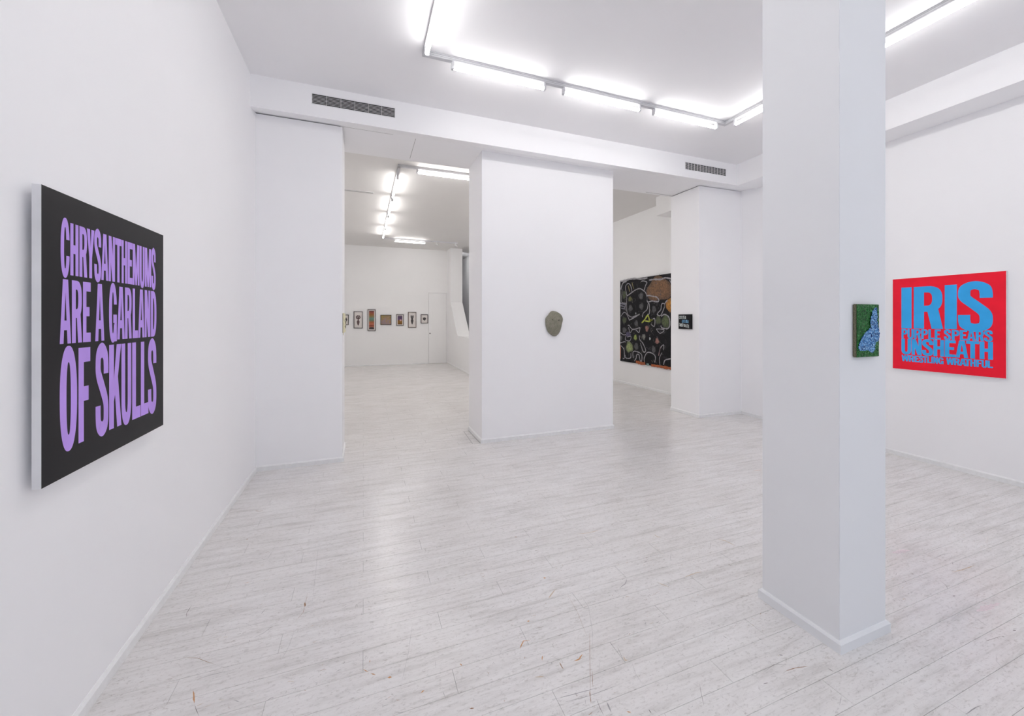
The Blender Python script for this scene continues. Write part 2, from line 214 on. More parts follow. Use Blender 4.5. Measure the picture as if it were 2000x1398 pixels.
# joints of the access panels in the soffit
def strip(name, a, b_, w, parent, dz=-.001, mat='seam'):
    a = Vector(a); b_ = Vector(b_); d = (b_-a).normalized(); s_ = Vector((-d.y, d.x, 0))*w/2
    vs = [a-s_, b_-s_, b_+s_, a+s_]; vs = vs+[v+Vector((0, 0, .002)) for v in vs]; vs = [v+Vector((0, 0, dz)) for v in vs]
    return from_faces(name, vs, [(0,3,2,1),(4,5,6,7),(0,1,5,4),(1,2,6,5),(2,3,7,6),(3,0,4,7)], mat, parent)
strip('panel_joint', (-.215, 4.705, 3.664), (.32, 4.705, 3.664), .0035, beam)
strip('panel_joint', (.573, 4.72, 3.664), (.573, 5.33, 3.667), .0045, beam)
strip('panel_joint', (4.4, 5.36, 3.6665), (4.95, 5.36, 3.6665), .006, beam)
# short wall at the left, pier in the middle, boxed block at the right
wall('wall_back_left', [(XL, -.215, 4.69, 5.24, -.02, 3.652)], 'wall_paint')
m_ = MB(); m_.box(XL, -.235, 4.71, 5.22, 3.65, 3.68); struct(m_.build('trim_3', 'dark_gap'))
wall('wall_pier', [(1.39, 3.33, 4.76, 5.405, -.02, 3.70)], 'wall_paint')
m_ = MB(); m_.prism([(4.95, 4.78), (5.83, 4.76), (5.95, 4.8), (5.95, 5.39), (4.95, 5.39)], lambda p: (p[0], p[1], -.02), lambda p: (p[0], p[1], 3.654))
struct(m_.build('wall_back_right', 'wall_paint'))
m_ = MB(); m_.box(4.97, 5.6, 4.80, 5.37, 3.652, 3.68); struct(m_.build('trim_4', 'dark_gap'))
# back room
wall('wall_far', [(XL, 2.142, 14.0, 14.15, -.02, ZB+.1), (2.774, 2.80, 14.0, 14.15, -.02, ZB+.1), (2.142, 2.774, 14.0, 14.15, 2.49, ZB+.1), (2.142, 2.774, 14.03, 14.15, -.02, 2.49)], 'backroom_paint')
m_ = MB(); m_.box(2.150, 2.766, 14.003, 14.03, .012, 2.482)
d = m_.build('door_1', 'backroom_paint'); struct(d, 'flush white door in the far wall')
k_ = MB(); k_.cyl((2.19, 14.004, 1.06), (2.19, 13.975, 1.06), .018, 12); k_.build('door_handle', 'dark_gap', d)
wall('wall_back_room_right', [(5.92, 6.1, 4.85, 9.35, -.02, ZB+.1)], 'backroom_paint')
wall('wall_return', [(2.80, 6.1, 9.2, 9.35, -.02, ZB+.1)], 'backroom_paint')
m_ = MB(); m_.box(5.5, 5.92, 5.42, 6.40, 3.63, ZB); struct(m_.build('trim_5', 'backroom_paint'))
# right wall of the far room with its splayed opening
m_ = MB()
X0, X1 = 2.80, 3.212
m_.box(X0, X1, 9.35, 9.75, -.02, ZB+.05)
prof = [(9.75, -.02), (14.15, -.02), (14.15, ZB+.05), (13.416, ZB+.05), (13.416, 2.143), (12.54, 1.201), (12.32, 1.03), (9.75, 1.03)]
m_.prism(prof, lambda p: (X0, p[0], p[1]), lambda p: (X1, p[0], p[1]))
struct(m_.build('wall_far_right', 'backroom_paint'))
wall('wall_stair', [(4.2, 4.35, 9.35, 18.05, -.02, 4.25), (2.80, 4.2, 17.9, 18.05, -.02, 4.25), (2.80, 2.95, 14.15, 17.9, -.02, 4.25)], 'grey_plaster')
wall('ceiling_stair', [(2.80, 4.35, 9.35, 18.05, 4.25, 4.4)], 'grey_plaster')
# skirtings
def skirt(name, pts, mat='skirting_paint', h=.055, p=.014):
    """pts along the wall foot, room on the left-hand side of the direction of travel"""
    m_ = MB(); prof = [(0, 0), (p, 0), (p, h-.012), (.004, h), (0, h)]
    n = len(pts); offs = []
    for i in range(n):
        ds = []
        if i > 0: a = Vector(pts[i])-Vector(pts[i-1]); ds.append(a.normalized())
        if i < n-1: a = Vector(pts[i+1])-Vector(pts[i]); ds.append(a.normalized())
        ns = [Vector((-d_.y, d_.x)) for d_ in ds]
        if len(ns) == 2: q = (ns[0]+ns[1]); q = q/(1+ns[0].dot(ns[1]))
        else: q = ns[0]
        offs.append(q)
    vs = []; k = len(prof)
    for P_, q in zip(pts, offs):
        for a, z in prof: vs.append((P_[0]+q.x*a, P_[1]+q.y*a, z))
    fs = []
    for i in range(n-1):
        for j in range(k): fs.append((i*k+j, i*k+(j+1) % k, (i+1)*k+(j+1) % k, (i+1)*k+j))
    fs += [tuple(range(k))[::-1], tuple((n-1)*k+j for j in range(k))]
    m_.add(vs, fs); return struct(m_.build(name, mat))
skirt('baseboard_left', [(-.215, 5.24), (-.215, 4.69), (XL, 4.69), (XL, -3)])
skirt('baseboard_pier', [(1.39, 4.76), (1.39, 5.405)][::-1]+[(3.33, 4.76), (3.33, 5.405)]) if False else skirt('baseboard_pier', [(3.33, 5.405), (3.33, 4.76), (1.39, 4.76), (1.39, 5.405)])
skirt('baseboard_right', [(rwx(-3), -3), (rwx(3), 3), (5.828, 4.76), (4.95, 4.78), (4.95, 5.39)])
skirt('baseboard_back_room', [(5.92, 5.39), (5.92, 9.2), (2.80, 9.2)], h=.05)
skirt('baseboard_far_right', [(2.80, 9.35), (2.80, 14.0)], h=.05)
skirt('baseboard_far', [(2.14, 14.0), (XL, 14.0)], h=.05)
# the free-standing column
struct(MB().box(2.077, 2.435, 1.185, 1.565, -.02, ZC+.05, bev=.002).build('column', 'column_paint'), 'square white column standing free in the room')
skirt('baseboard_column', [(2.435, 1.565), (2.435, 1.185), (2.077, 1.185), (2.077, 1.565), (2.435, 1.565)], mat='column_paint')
# ---------------------------------------------------------------- floor: base slab and boards
PW = .122; PLN = 1.11; Y0 = 1.001; GAP = .0009
fl_ = struct(MB().box(XL-.1, 6.1, -3.2, 18.1, -.12, -.0035).build('floor', 'seam'), 'white painted floorboards, scuffed and worn')
def plank_geo(x0, x1, y0, y1):
    i = .0009
    return ([(x0+i,y0+i,0),(x1-i,y0+i,0),(x1-i,y1-i,0),(x0+i,y1-i,0),(x0,y0,-.0008),(x1,y0,-.0008),(x1,y1,-.0008),(x0,y1,-.0008),(x0,y0,-.0036),(x1,y0,-.0036),(x1,y1,-.0036),(x0,y1,-.0036)],
            [(0,1,2,3)]+[(4+k,4+(k+1) % 4,(k+1) % 4,k) for k in range(4)]+[(8+k,8+(k+1) % 4,4+(k+1) % 4,4+k) for k in range(4)])
vs, fs = plank_geo(0, PLN-GAP, 0, PW-GAP)
pm = bpy.data.meshes.new('plank'); pm.from_pydata(vs, [], fs); pm.materials.append(MAT['floor_paint'])
F2 = Vector((math.sin(YAW), math.cos(YAW))); R2 = Vector((math.cos(YAW), -math.sin(YAW)))
cand = []; rest = []
for k in range(int((-3-Y0)/PW)-1, int((18-Y0)/PW)+1):
    ya = Y0+k*PW - PW*0; yb = ya+PW-GAP
    off = 1.849+(0-k)*.74
    off -= math.floor((off-XL)/PLN+1)*PLN
    x = off
    while x < 6.0:
        xa = max(x, XL-.01); xb = min(x+PLN-GAP, 6.05); x += PLN
        if xb-xa < .02: continue
        c = Vector(((xa+xb)/2, (ya+yb)/2)); d_ = c.dot(F2); s_ = c.dot(R2)
        vis = d_ > 1.2 and abs(s_)/d_ < 1.30+.5/d_ and d_ < 4.15 and c.y < 4.7 and c.x < 5.8
        (cand if vis else rest).append((d_, xa, xb, ya, yb))
cand.sort(); rest += cand[290:]; cand = cand[:290]
for d_, xa, xb, ya, yb in cand:
    if abs((xb-xa)-(PLN-GAP)) < 1e-4:
        o = bpy.data.objects.new('plank', pm); C.objects.link(o); o.location = (xa, ya, 0)
    else:
        vs, fs = plank_geo(0, xb-xa, 0, yb-ya); o = from_faces('plank', vs, fs, 'floor_paint'); o.location = (xa, ya, 0)
    o.parent = fl_
m_ = MB()
for d_, xa, xb, ya, yb in rest: m_.add(*plank_geo(xa, xb, ya, yb))
o = m_.build('far_planks', 'floor_paint', fl_, fix=False); o['kind'] = 'stuff'
# wear: chips, scratches and smudges in the paint
rnd = random.Random(7)
mk = {k: i for i, k in enumerate(MARKC)}
m_ = MB()
def mark(pts, w, mi, blob=False):
    z = .0004
    P_ = [Vector(p) for p in pts]
    Q = []
    for a, b_ in zip(P_, P_[1:]):
        n = max(2, int((b_-a).length/.012))
        Q += [a.lerp(b_, i/n) for i in range(n)]
    Q.append(P_[-1]); L_ = []; R_ = []
    for i, q in enumerate(Q):
        d_ = (Q[min(i+1, len(Q)-1)]-Q[max(i-1, 0)]).normalized(); s_ = Vector((-d_.y, d_.x))
        e = min(1, 3*min(i, len(Q)-1-i)/max(1, len(Q)-1)+.15)
        j = w*.25
        L_.append(q+s_*(w/2*e*rnd.uniform(.5, 1.2))+s_*rnd.uniform(-j, j)*.4); R_.append(q-s_*(w/2*e*rnd.uniform(.5, 1.2)))
    vs = [(p.x, p.y, z) for p in L_]+[(p.x, p.y, z) for p in R_]; n = len(Q)
    m_.add(vs, [(i, n+i, n+i+1, i+1) for i in range(n-1)], mi)
for c, w, pts in MARKS: mark(pts, w*.62, mk[c])
spots = [(rnd.uniform(-.9, 5.5), rnd.uniform(.8, 7.0) if i % 4 else rnd.uniform(5.5, 13.5)) for i in range(420)]
for i in range(2600):
    cx_, cy_ = rnd.choice(spots); x = cx_+rnd.gauss(0, .07); y = cy_+rnd.gauss(0, .035)
    if 2.03 < x < 2.48 and 1.14 < y < 1.61: continue
    if i % 3: a = rnd.gauss(0, .25); l = rnd.uniform(.004, .03)
    else: a = rnd.uniform(0, math.pi); l = rnd.uniform(.004, .018)
    if i % 23 == 0: l = rnd.uniform(.05, .16)
    d_ = Vector((math.cos(a), math.sin(a)))*l
    cc = rnd.choices(['g', 't', 'k', 'b', 'o'], [60, 20, 8, 10, 2])[0]
    mark([(x, y), (x+d_.x/2+rnd.gauss(0, l*.06), y+d_.y/2+rnd.gauss(0, l*.06)), (x+d_.x, y+d_.y)], rnd.uniform(.0008, .0032) if l < .05 else .0012, mk[cc])
o = m_.build('scuff_marks', ['mark_'+k for k in MARKC], fl_, fix=False); o['kind'] = 'stuff'
# little cut-out hatch in the floor beside the pier
h = MB(); hc = [(1.275, 4.775), (1.372, 4.775), (1.372, 5.35), (1.30, 5.35)]
for a, b_ in zip(hc, hc[1:]+hc[:1]):
    a = Vector(a); b_ = Vector(b_); d_ = (b_-a).normalized(); s_ = Vector((-d_.y, d_.x))*.005
    h.add([(p.x, p.y, .0005) for p in (a-s_, b_-s_, b_+s_, a+s_)], [(0, 1, 2, 3)])
h.build('hatch_joint', 'seam', fl_, fix=False)
# ---------------------------------------------------------------- air grilles in the beam
plain('grille_paint', (.80, .80, .81, 1), .4)
def grille(x0, x1, z0, z1, label, nd, nslat=7):
    y = 4.49; e = empty('air_grille', ((x0+x1)/2, y, z0), label, 'air grille', 'air grilles in the cross beam')
    cx = (x0+x1)/2
    MB().box(x0-cx, x1-cx, -.0015, .0, 0, z1-z0).build('backing', 'dark_gap', e)
    f = MB(); w = .006
    f.box(x0-cx-w, x1-cx+w, -.006, .0, -w, 0); f.box(x0-cx-w, x1-cx+w, -.006, .0, z1-z0, z1-z0+w)
    f.box(x0-cx-w, x0-cx, -.006, .0, 0, z1-z0); f.box(x1-cx, x1-cx+w, -.006, .0, 0, z1-z0); f.build('frame', 'grille_paint', e)
    H_ = z1-z0; slm = None
    for i in range(1, nslat):
        z = H_*i/nslat
        s_ = MB().box(x0-cx, x1-cx, -.0045, -.0015, z-.0013, z+.0013).build('slat', 'grille_paint', e)
    for i in range(1, nd):
        x = x0-cx+(x1-x0)*i/nd
        MB().box(x-.0014, x+.0014, -.0068, -.0015, 0, H_).build('divider', 'grille_paint', e)
    return e
grille(-.488, .321, 3.755, 3.853, 'black slotted air grille near the left wall, above the short wall', 6)
grille(4.385, 5.172, 3.738, 3.836, 'grey slotted air grille at the right end of the beam, next to the side beam', 14)
# ---------------------------------------------------------------- light tracks and tubes
for nm, cc, k in (('tube_glow_top', (1, .985, .97, 1), .28), ('tube_glow_back_top', (1, .975, .95, 1), .28*1.42), ('tube_glow_stair', (1, .98, .97, 1), 3.2), ('tube_glow_stair_top', (1, .98, .97, 1), 3.2*.5)):
    m, t, b = nt(nm); t.nodes.remove(b); em = N(t, 'ShaderNodeEmission'); em.inputs[0].default_value = cc; em.inputs[1].default_value = TUBE*k
    t.links.new(em.outputs[0], t.nodes['Material Output'].inputs[0])
m, t, b = nt('tube_glow'); t.nodes.remove(b)
em = N(t, 'ShaderNodeEmission'); em.inputs[0].default_value = (1, .985, .97, 1); em.inputs[1].default_value = TUBE
t.links.new(em.outputs[0], t.nodes['Material Output'].inputs[0])
m, t, b = nt('tube_glow_back'); t.nodes.remove(b)
em = N(t, 'ShaderNodeEmission'); em.inputs[0].default_value = (1, .975, .95, 1); em.inputs[1].default_value = TUBE*1.42
t.links.new(em.outputs[0], t.nodes['Material Output'].inputs[0])
plain('track_metal', (.62, .62, .64, 1), .45)
plain('groove', (.25, .25, .26, 1), .6)
def track(p, q, zt, label, W_=.044, H_=.041):
    """rail under the ceiling from p to q (axis aligned)"""
    p = Vector(p); q = Vector(q); L_ = (q-p).length; a = math.atan2(q.y-p.y, q.x-p.x)
    e = empty('light_track', (p.x, p.y, zt-H_), label, 'light track', 'ceiling light tracks', a)
    MB().box(0, L_, -W_/2, W_/2, 0, H_, bev=.002).build('rail', 'track_metal', e)
    for s_ in (-1, 1):
        for z, hgt in ((.012, .0012), (.028, .0016)):
            MB().box(.01, L_-.01, min(s_*(W_/2-.0005), s_*(W_/2+.0006)), max(s_*(W_/2-.0005), s_*(W_/2+.0006)), z-hgt/2, z+hgt).build('groove', 'groove', e)
    return e
def tube(p, a, L_, zr, label, group, glow='tube_glow', drop=.05, r=.017):
    """fluorescent tube hanging below a rail whose underside is at zr"""
    e = empty('tube_light', (p[0], p[1], zr), label, 'tube light', group, a)
    c = MB().cyl((.02, 0, -drop), (L_-.02, 0, -drop), r, 20).build('tube', [glow, glow+'_top'], e, smooth=False)
    for f in c.data.polygons:
        if f.normal.z > .05: f.material_index = 1      # upper side dimmed to narrow the glow on the ceiling
    for x0 in (0, L_-.024):
        s_ = MB().box(x0, x0+.024, -.018, .018, -drop-.020, 0, bev=.004).build('socket', 'track_metal', e)
    return e
RZ = ZC-.041
track((.492, 3.567), (4.12, 3.567), ZC, 'long track across the ceiling, parallel to the cross beam')
track((.515, 3.545), (.515, -1.6), ZC, 'track running towards the viewer, on the left')
track((4.10, 3.545), (4.10, -1.6), ZC, 'track running towards the viewer, partly behind the column')
gl = 'tubes on the front room tracks'
for i, (xa, xb) in enumerate([(.752, 1.70), (1.89, 2.85), (3.02, 3.97)]):
    tube((xa, 3.567), 0, xb-xa, RZ, ['leftmost tube of the three on the long front track', 'middle tube of the three on the long front track', 'rightmost tube of the three on the long front track, ending by the corner'][i], gl)
for i in range(4): tube((.515, 3.47-i*1.17), -math.pi/2, .98, RZ, ['tube at the top edge, running towards the viewer from the left corner of the track', 'second tube of the left track, above the viewer', 'third tube of the left track, above the viewer', 'last tube of the left track, behind the viewer'][i], gl)
for i in range(4): tube((4.10, 3.44-i*1.17), -math.pi/2, .98, RZ, ['tube on the right track seen left of the column', 'tube on the right track seen right of the column', 'third tube of the right track, above the viewer', 'last tube of the right track, behind the viewer'][i], gl)
for i in range(3): tube((.9+i*1.15, -1.58), 0, .98, RZ, ['left', 'middle', 'right'][i]+' added tube of the three on the track behind the viewer', gl)  # unseen tubes added to help light the front room
track((.49, -1.58), (4.12, -1.58), ZC, 'added track behind the viewer')  # unseen rail added for those tubes
# back room
track((.51, 6.47), (3.2, 6.47), ZB, 'near track across the back room ceiling')
track((.535, 6.45), (.535, 12.36), ZB, 'track running deep into the back room')
track((.51, 12.38), (2.80, 12.38), ZB, 'far track across the back room ceiling')
BZ = ZB-.041; gb = 'tubes on the back room tracks'
for i in range(4):
    tube((.535, 6.84+i*1.34), math.pi/2, 1.13, BZ, ['nearest', 'second nearest', 'third nearest', 'farthest'][i]+' of the four tubes in a line receding into the back room', gb, 'tube_glow_back')
for i in range(2): tube((.80+i*1.25, 6.47), 0, 1.1, BZ, ['tube seen at the top of the left opening beside the pier', 'tube in the back room behind the pier', 'tube in the back room near the big dark painting'][i], gb, 'tube_glow_back')
track((3.0, 6.5), (3.0, 9.1), ZB, 'added track hidden behind the pier')  # hidden rail added to carry extra back room light
for i in range(2): tube((3.0, 6.62+i*1.25), math.pi/2, 1.1, BZ, ['nearer', 'farther'][i]+' added fill tube of the two on the track behind the pier', gb, 'tube_glow_back')  # out of view, added to brighten the back room
tube((3.7, 10.6), math.pi/2, 1.1, 4.0, 'added fill tube over the stairwell, behind the splayed opening', gb, 'tube_glow_stair')  # unseen tube added to light the stairwell
tube((3.45, 15.2), math.pi/2, 1.1, 4.25, 'added fill tube at the far end of the stairwell', gb, 'tube_glow_stair')  # second unseen tube, added to brighten the far stairwell wall
tube((.87, 12.38), 0, .93, BZ, 'small horizontal tube by the far wall, right of the receding row', gb, 'tube_glow_back')
plain('spot_paint', (.7, .7, .7, 1), .4)
for x, lb in ((2.14, 'tiny white spotlight on the far track, left one'), (2.74, 'tiny white spotlight on the far track, right one')):
    e = empty('spotlight', (x, 12.38, BZ), lb, 'spotlight', 'spotlights on the far track')
    MB().cyl((0, 0, 0), (0, 0, -.05), .012, 10).build('stem', 'spot_paint', e)
    MB().cyl((-.02, 0, -.05), (.05, -.03, -.09), .03, 14, r2=.022).build('lamp_head', 'spot_paint', e)
e = empty('slot_diffuser', (-.35, 8.1, ZB), 'narrow double slot air diffuser in the back room ceiling', 'air diffuser')
MB().box(-.6, .54, -.045, .045, -.006, 0).build('frame', 'grille_paint', e)
for y in (-.022, .022): MB().box(-.59, .53, y-.011, y+.011, -.0075, -.0055).build('slot', 'seam', e)
# ---------------------------------------------------------------- lettering glyphs (built from polygons)
def rect(x0, y0, x1, y1): return [(x0, y0), (x1, y0), (x1, y1), (x0, y1)]
def sup(cx, cy, rx, ry, a, n=2.35):
    c, s_ = math.cos(a), math.sin(a)
    return (cx+rx*math.copysign(abs(c)**(2/n), c), cy+ry*math.copysign(abs(s_)**(2/n), s_))
def ring(cx, cy, rxo, ryo, rxi, ryi, a0, a1, i0=None, i1=None, n=20, e=2.35):
    i0 = a0 if i0 is None else i0; i1 = a1 if i1 is None else i1
    o_ = [sup(cx, cy, rxo, ryo, a0+(a1-a0)*k/n, e) for k in range(n+1)]
    i_ = [sup(cx, cy, rxi, ryi, i0+(i1-i0)*k/n, e) for k in range(n+1)]
    return [[o_[k], o_[k+1], i_[k+1], i_[k]] for k in range(n)]
def level(cy, ry, y, e=2.35):
    """angle (first quadrant) at which the curve reaches height y"""
    v = min(1, abs((y-cy)/ry)); s_ = v**(e/2); return math.asin(min(1, s_))
def stroke(pts, w, sx):
    """constant-width stroke in a space where x is squeezed by sx"""
    P_ = [Vector((x*sx, y)) for x, y in pts]; Q = []
    n = len(P_)
    for i in range(n-1):
        p0 = P_[max(i-1, 0)]; p1 = P_[i]; p2 = P_[i+1]; p3 = P_[min(i+2, n-1)]
        for k in range(7):
            u = k/7; Q.append(.5*((2*p1)+(p2-p0)*u+(2*p0-5*p1+4*p2-p3)*u*u+(3*p1-p0-3*p2+p3)*u**3))
    Q.append(P_[-1]); A = []; B_ = []
    for i, q in enumerate(Q):
        d_ = (Q[min(i+1, len(Q)-1)]-Q[max(i-1, 0)]).normalized(); s_ = Vector((-d_.y, d_.x))*w/2
        A.append(((q+s_).x/sx, (q+s_).y)); B_.append(((q-s_).x/sx, (q-s_).y))
    return [[A[i], A[i+1], B_[i+1], B_[i]] for i in range(len(Q)-1)]
def glyph(ch, s=.37, b=.155, wide=False):
    PI = math.pi; c = .5
    if ch == 'I': return [rect(0, 0, 1, 1)]
    if ch == 'H': return [rect(0, 0, s, 1), rect(1-s, 0, 1, 1), rect(s, .42, 1-s, .42+b*1.1)]
    if ch == 'T': return [rect(0, 1-b, 1, 1), rect(.5-s/2, 0, .5+s/2, 1-b)]
    if ch in 'EFL':
        k = s*1.18; g = [rect(0, 0, k, 1)]
        if ch in 'EF': g += [rect(k, 1-b, 1, 1), rect(k, .43, .85, .43+b)]
        if ch in 'EL': g += [rect(k, 0, 1, b)]
        return g
    if ch == 'N': return [rect(0, 0, s*.9, 1), rect(1-s*.9, 0, 1, 1), [(0, 1), (s*1.12, 1), (1, 0), (1-s*1.12, 0)]]
    if ch == 'M':
        q = s*.72; return [rect(0, 0, q, 1), rect(1-q, 0, 1, 1), [(0, 1), (q*1.25, 1), (.60, 0), (.40, 0)], [(1, 1), (1-q*1.25, 1), (.40, 0), (.60, 0)]]
    if ch == 'W':
        q = s*.62
        return [[(0, 1), (q, 1), (.14+q*1.05, 0), (.14, 0)], [(.14, 0), (.14+q*1.05, 0), (.5+q*.45, 1), (.5-q*.45, 1)], [(.5-q*.45, 1), (.5+q*.45, 1), (.86, 0), (.86-q*1.05, 0)], [(1-q, 1), (1, 1), (.86, 0), (.86-q*1.05, 0)]]
    if ch == 'A':
        return [[(0, 0), (s*.87, 0), (.5, .80), (.5, 1), (.27, 1)], [(1, 0), (.73, 1), (.5, 1), (.5, .80), (1-s*.87, 0)], [(.26, .21), (.74, .21), (.66, .36), (.34, .36)]]
    if ch == 'Y': return [[(0, 1), (s*1.08, 1), (.5, .62), (.5, .38), (.33, .38)], [(1, 1), (.67, .38), (.5, .38), (.5, .62), (1-s*1.08, 1)], rect(.5-s/2, 0, .5+s/2, .45)]
    if ch == 'K': return [rect(0, 0, s, 1), [(.60, 1), (.97, 1), (.70, .60), (s, .32), (s, .58)], [(.42, .50), (.70, .62), (1.0, 0), (.64, 0)]]
    if ch == 'O': return ring(c, .5, .5, .5, .5-s, .5-b, 0, 2*PI, n=48)
    if ch in 'CG':
        lo = .37 if ch == 'C' else .47; hi = .64
        ao = level(.5, .5, hi); ai = level(.5, .5-b, hi)
        g = []
        if ch == 'C':
            bo = level(.5, .5, lo); bi = level(.5, .5-b, lo)
            return ring(c, .5, .5, .5, .5-s, .5-b, ao, 2*PI-bo, ai, 2*PI-bi, n=44)
        g = ring(c, .5, .5, .5, .5-s, .5-b, ao, 2*PI-.5, ai, 2*PI-.5, n=44)
        return g+[rect(1-s*.85, .02, 1, .47), rect(.54, .33, 1, .47)]
    if ch == 'U': return [rect(0, .32, s, 1), rect(1-s, .32, 1, 1)]+ring(c, .32, .5, .32, .5-s, .32-b, PI, 2*PI)
    if ch == 'D': return [rect(0, 0, s, 1), rect(s, 1-b, .45, 1), rect(s, 0, .45, b)]+ring(.40, .5, .60, .5, .60-s, .5-b, -PI/2, PI/2, e=2.6)
    if ch in 'PR':
        lo = .40; cy = (1+lo)/2; ry = (1-lo)/2; bb = b*.92
        g = [rect(0, 0, s, 1), rect(s*.9, 1-bb, .5, 1), rect(s*.9, lo, .5, lo+bb)]+ring(.46, cy, .52, ry, .54-s, ry-bb, -PI/2, PI/2, n=16, e=2.6)
        if ch == 'R': g.append([(.46, .45), (.84, .47), (1, 0), (1-s*1.05, 0)])
        return g
    if ch == 'S':
        sx = b/s*1.0; h_ = s/2; v = b/2
        return stroke([(1-h_, .665), (1-h_*1.02, .76), (1-h_*1.35, .865), (.5, 1-v), (h_*1.3, .875), (h_, .765), (h_*1.25, .665), (.5, .525), (1-h_*1.3, .38), (1-h_, .255), (1-h_*1.3, .125), (.5, v), (h_*1.35, .125), (h_*1.02, .225), (h_, .335)], b*1.02, sx)
    return []
LIFT = [0]
def letter_faces(mb, ch, u0, u1, z0, z1, place, sgn=1, **kw):
    for k, poly in enumerate(glyph(ch, **kw)):
        ar = sum(a[0]*c[1]-c[0]*a[1] for a, c in zip(poly, poly[1:]+poly[:1]))
        if (ar*(u1-u0) < 0) != (sgn < 0): poly = poly[::-1]
        vs = [Vector(place(u0+(u1-u0)*x, z0+(z1-z0)*y)) for x, y in poly]
        LIFT[0] = (LIFT[0]+1) % 23
        for v in vs: v.x += sgn*LIFT[0]*.000006        # overlapping strokes lie a hair apart
        mb.add(vs, [tuple(range(len(vs)))])
def canvas_mat(name, c, rough=.6, var=.06, weave=900, spec=.2):
    m, t, b = nt(name); w = noi(t, pos(t, obj=True), weave, 2); f = noi(t, pos(t, obj=True), 6, 3)
    dark = tuple(x*(1-var) for x in c[:3])+(1,); lite = tuple(min(1, x*(1+var)) for x in c[:3])+(1,)
    t.links.new(ramp(t, f, [(.3, dark), (.7, lite)]), b.inputs['Base Color'])
    b.inputs['Roughness'].default_value = rough; b.inputs['Specular IOR Level'].default_value = spec; bump(t, b, w, .3, .0006); return m
canvas_mat('canvas_white', (.74, .74, .76, 1)); canvas_mat('canvas_black', (.007,.0065,.008,1), .42)
canvas_mat('letter_purple', col(192,156,240), .6); canvas_mat('canvas_red', (.90,.012,.036,1), .6); canvas_mat('letter_blue', col(58,170,238), .55); canvas_mat('letter_edge', col(165,140,205), .55)
def canvas_box(mb, x0, x1, y0, y1, z0, z1, face):
    """box whose painted side ('+x' or '-x' or '-y') takes material 1"""
    k = len(mb.m); mb.box(x0, x1, y0, y1, z0, z1)
    idx = {'-y': 2, '+x': 3, '+y': 4, '-x': 5}[face]; mb.m[k+idx] = 1
    return mb
plain('frame_wood', (.42, .30, .18, 1), .7)
# purple-on-black text painting on the left wall
PX, PY, PZ = -.985, 2.17, .996
e = empty('painting', (XL, PY, PZ), 'black canvas with large purple block capitals on the left wall', 'painting')
MB().box(.001, .0215, 1.80-PY, 2.54-PY, .72, .76).build('hanging_cleat', 'frame_wood', e)
canvas_box(MB(), .0215, PX-XL, 1.75-PY, 2.591-PY, 0, 1.992-PZ, '+x').build('canvas', ['canvas_white', 'canvas_black'], e)
for txt, z0, z1, ys in CHRYS:
    for ch, (a, b_) in zip(txt, ys):
        mb = MB()
        over = .012 if ch in 'COGS' else 0
        if ch == 'U': z0_ = z0-.010
        else: z0_ = z0-over
        letter_faces(mb, ch, a, b_, z0_, z1+over, lambda u, z: (PX-XL+.0004, u-PY, z-PZ), sgn=1, s=.375)
        mb.build('letter', 'letter_purple', e, fix=False)
# blue-on-red text painting on the right wall
PXR = 5.682; PYR = 2.272; ang = math.atan2(.105, 6.2)
e = empty('painting', (rwx(PYR), PYR, .9925), 'red canvas with light blue block capitals on the right wall', 'painting', rz=-ang)
dx = PXR-rwx(PYR)
canvas_box(MB(), dx, -.001, 1.843-PYR, 2.702-PYR, 0, 2.0085-.9925, '-x').build('canvas', ['canvas_white', 'canvas_red'], e)
for li, (txt, z0, z1, ys) in enumerate(IRIS):
    for nm, mt, grow, dd in (('letter_outline', 'letter_edge', .0016, .0005), ('lettering', 'letter_blue', 0, .0012)):
        nm = 'letter_outline' if grow else 'letter'
        for ch, (a, b_) in zip(txt, ys):
            mb = MB()
            over = .022 if (li == 0 and ch == 'S') else (.003 if ch in 'SU' else 0)
            sg = .36
            if ch == 'I': sg = 1
            a2, b2 = a+grow, b_-grow
            letter_faces(mb, ch, a2, b2, z0-grow-(over if ch in 'SCU' else 0), z1+grow+(over if ch in 'SC' else 0), lambda u, z: (dx-dd, u-PYR, z-.9925), sgn=-1, s=sg+grow*(2 if li == 0 else 6), b=.155+grow*(2 if li == 0 else 10))
            mb.build(nm, mt, e, fix=False)
# ---------------------------------------------------------------- big dark painting in the back room
m, t, b = nt('dark_field'); p_ = pos(t, obj=True)
n1 = noi(t, p_, 5, 6, .7, .8); n2 = noi(t, p_, 38, 4, .8)
c0 = ramp(t, n1, [(.35, col(8, 8, 9)), (.58, col(22, 21, 25)), (.75, col(58, 56, 62))])
c1 = mix(t, ramp(t, n2, [(.60, (0, 0, 0, 1)), (.72, (.5, .5, .5, 1))]), c0, col(84, 82, 88))
t.links.new(c1, b.inputs['Base Color']); b.inputs['Roughness'].default_value = .5; b.inputs['Specular IOR Level'].default_value = .2; bump(t, b, n2, .4, .002)
BC = {'w': (158, 155, 160), 'y': (176, 184, 72), 'o': (176, 92, 48), 'p': (176, 140, 140), 'c': (130, 160, 160), 'l': (120, 118, 132), 't': (140, 128, 84), 'd': (74, 72, 78), 'e': (104, 98, 92)}
for k, c in BC.items():
    m, t, b = nt('stroke_'+k); f = noi(t, pos(t, obj=True), 60, 4, .8); c = col(*c); dk = tuple(x*.42 for x in c[:3])+(1,)
    t.links.new(ramp(t, f, [(.36, dk), (.52, c)]), b.inputs['Base Color']); b.inputs['Roughness'].default_value = .5
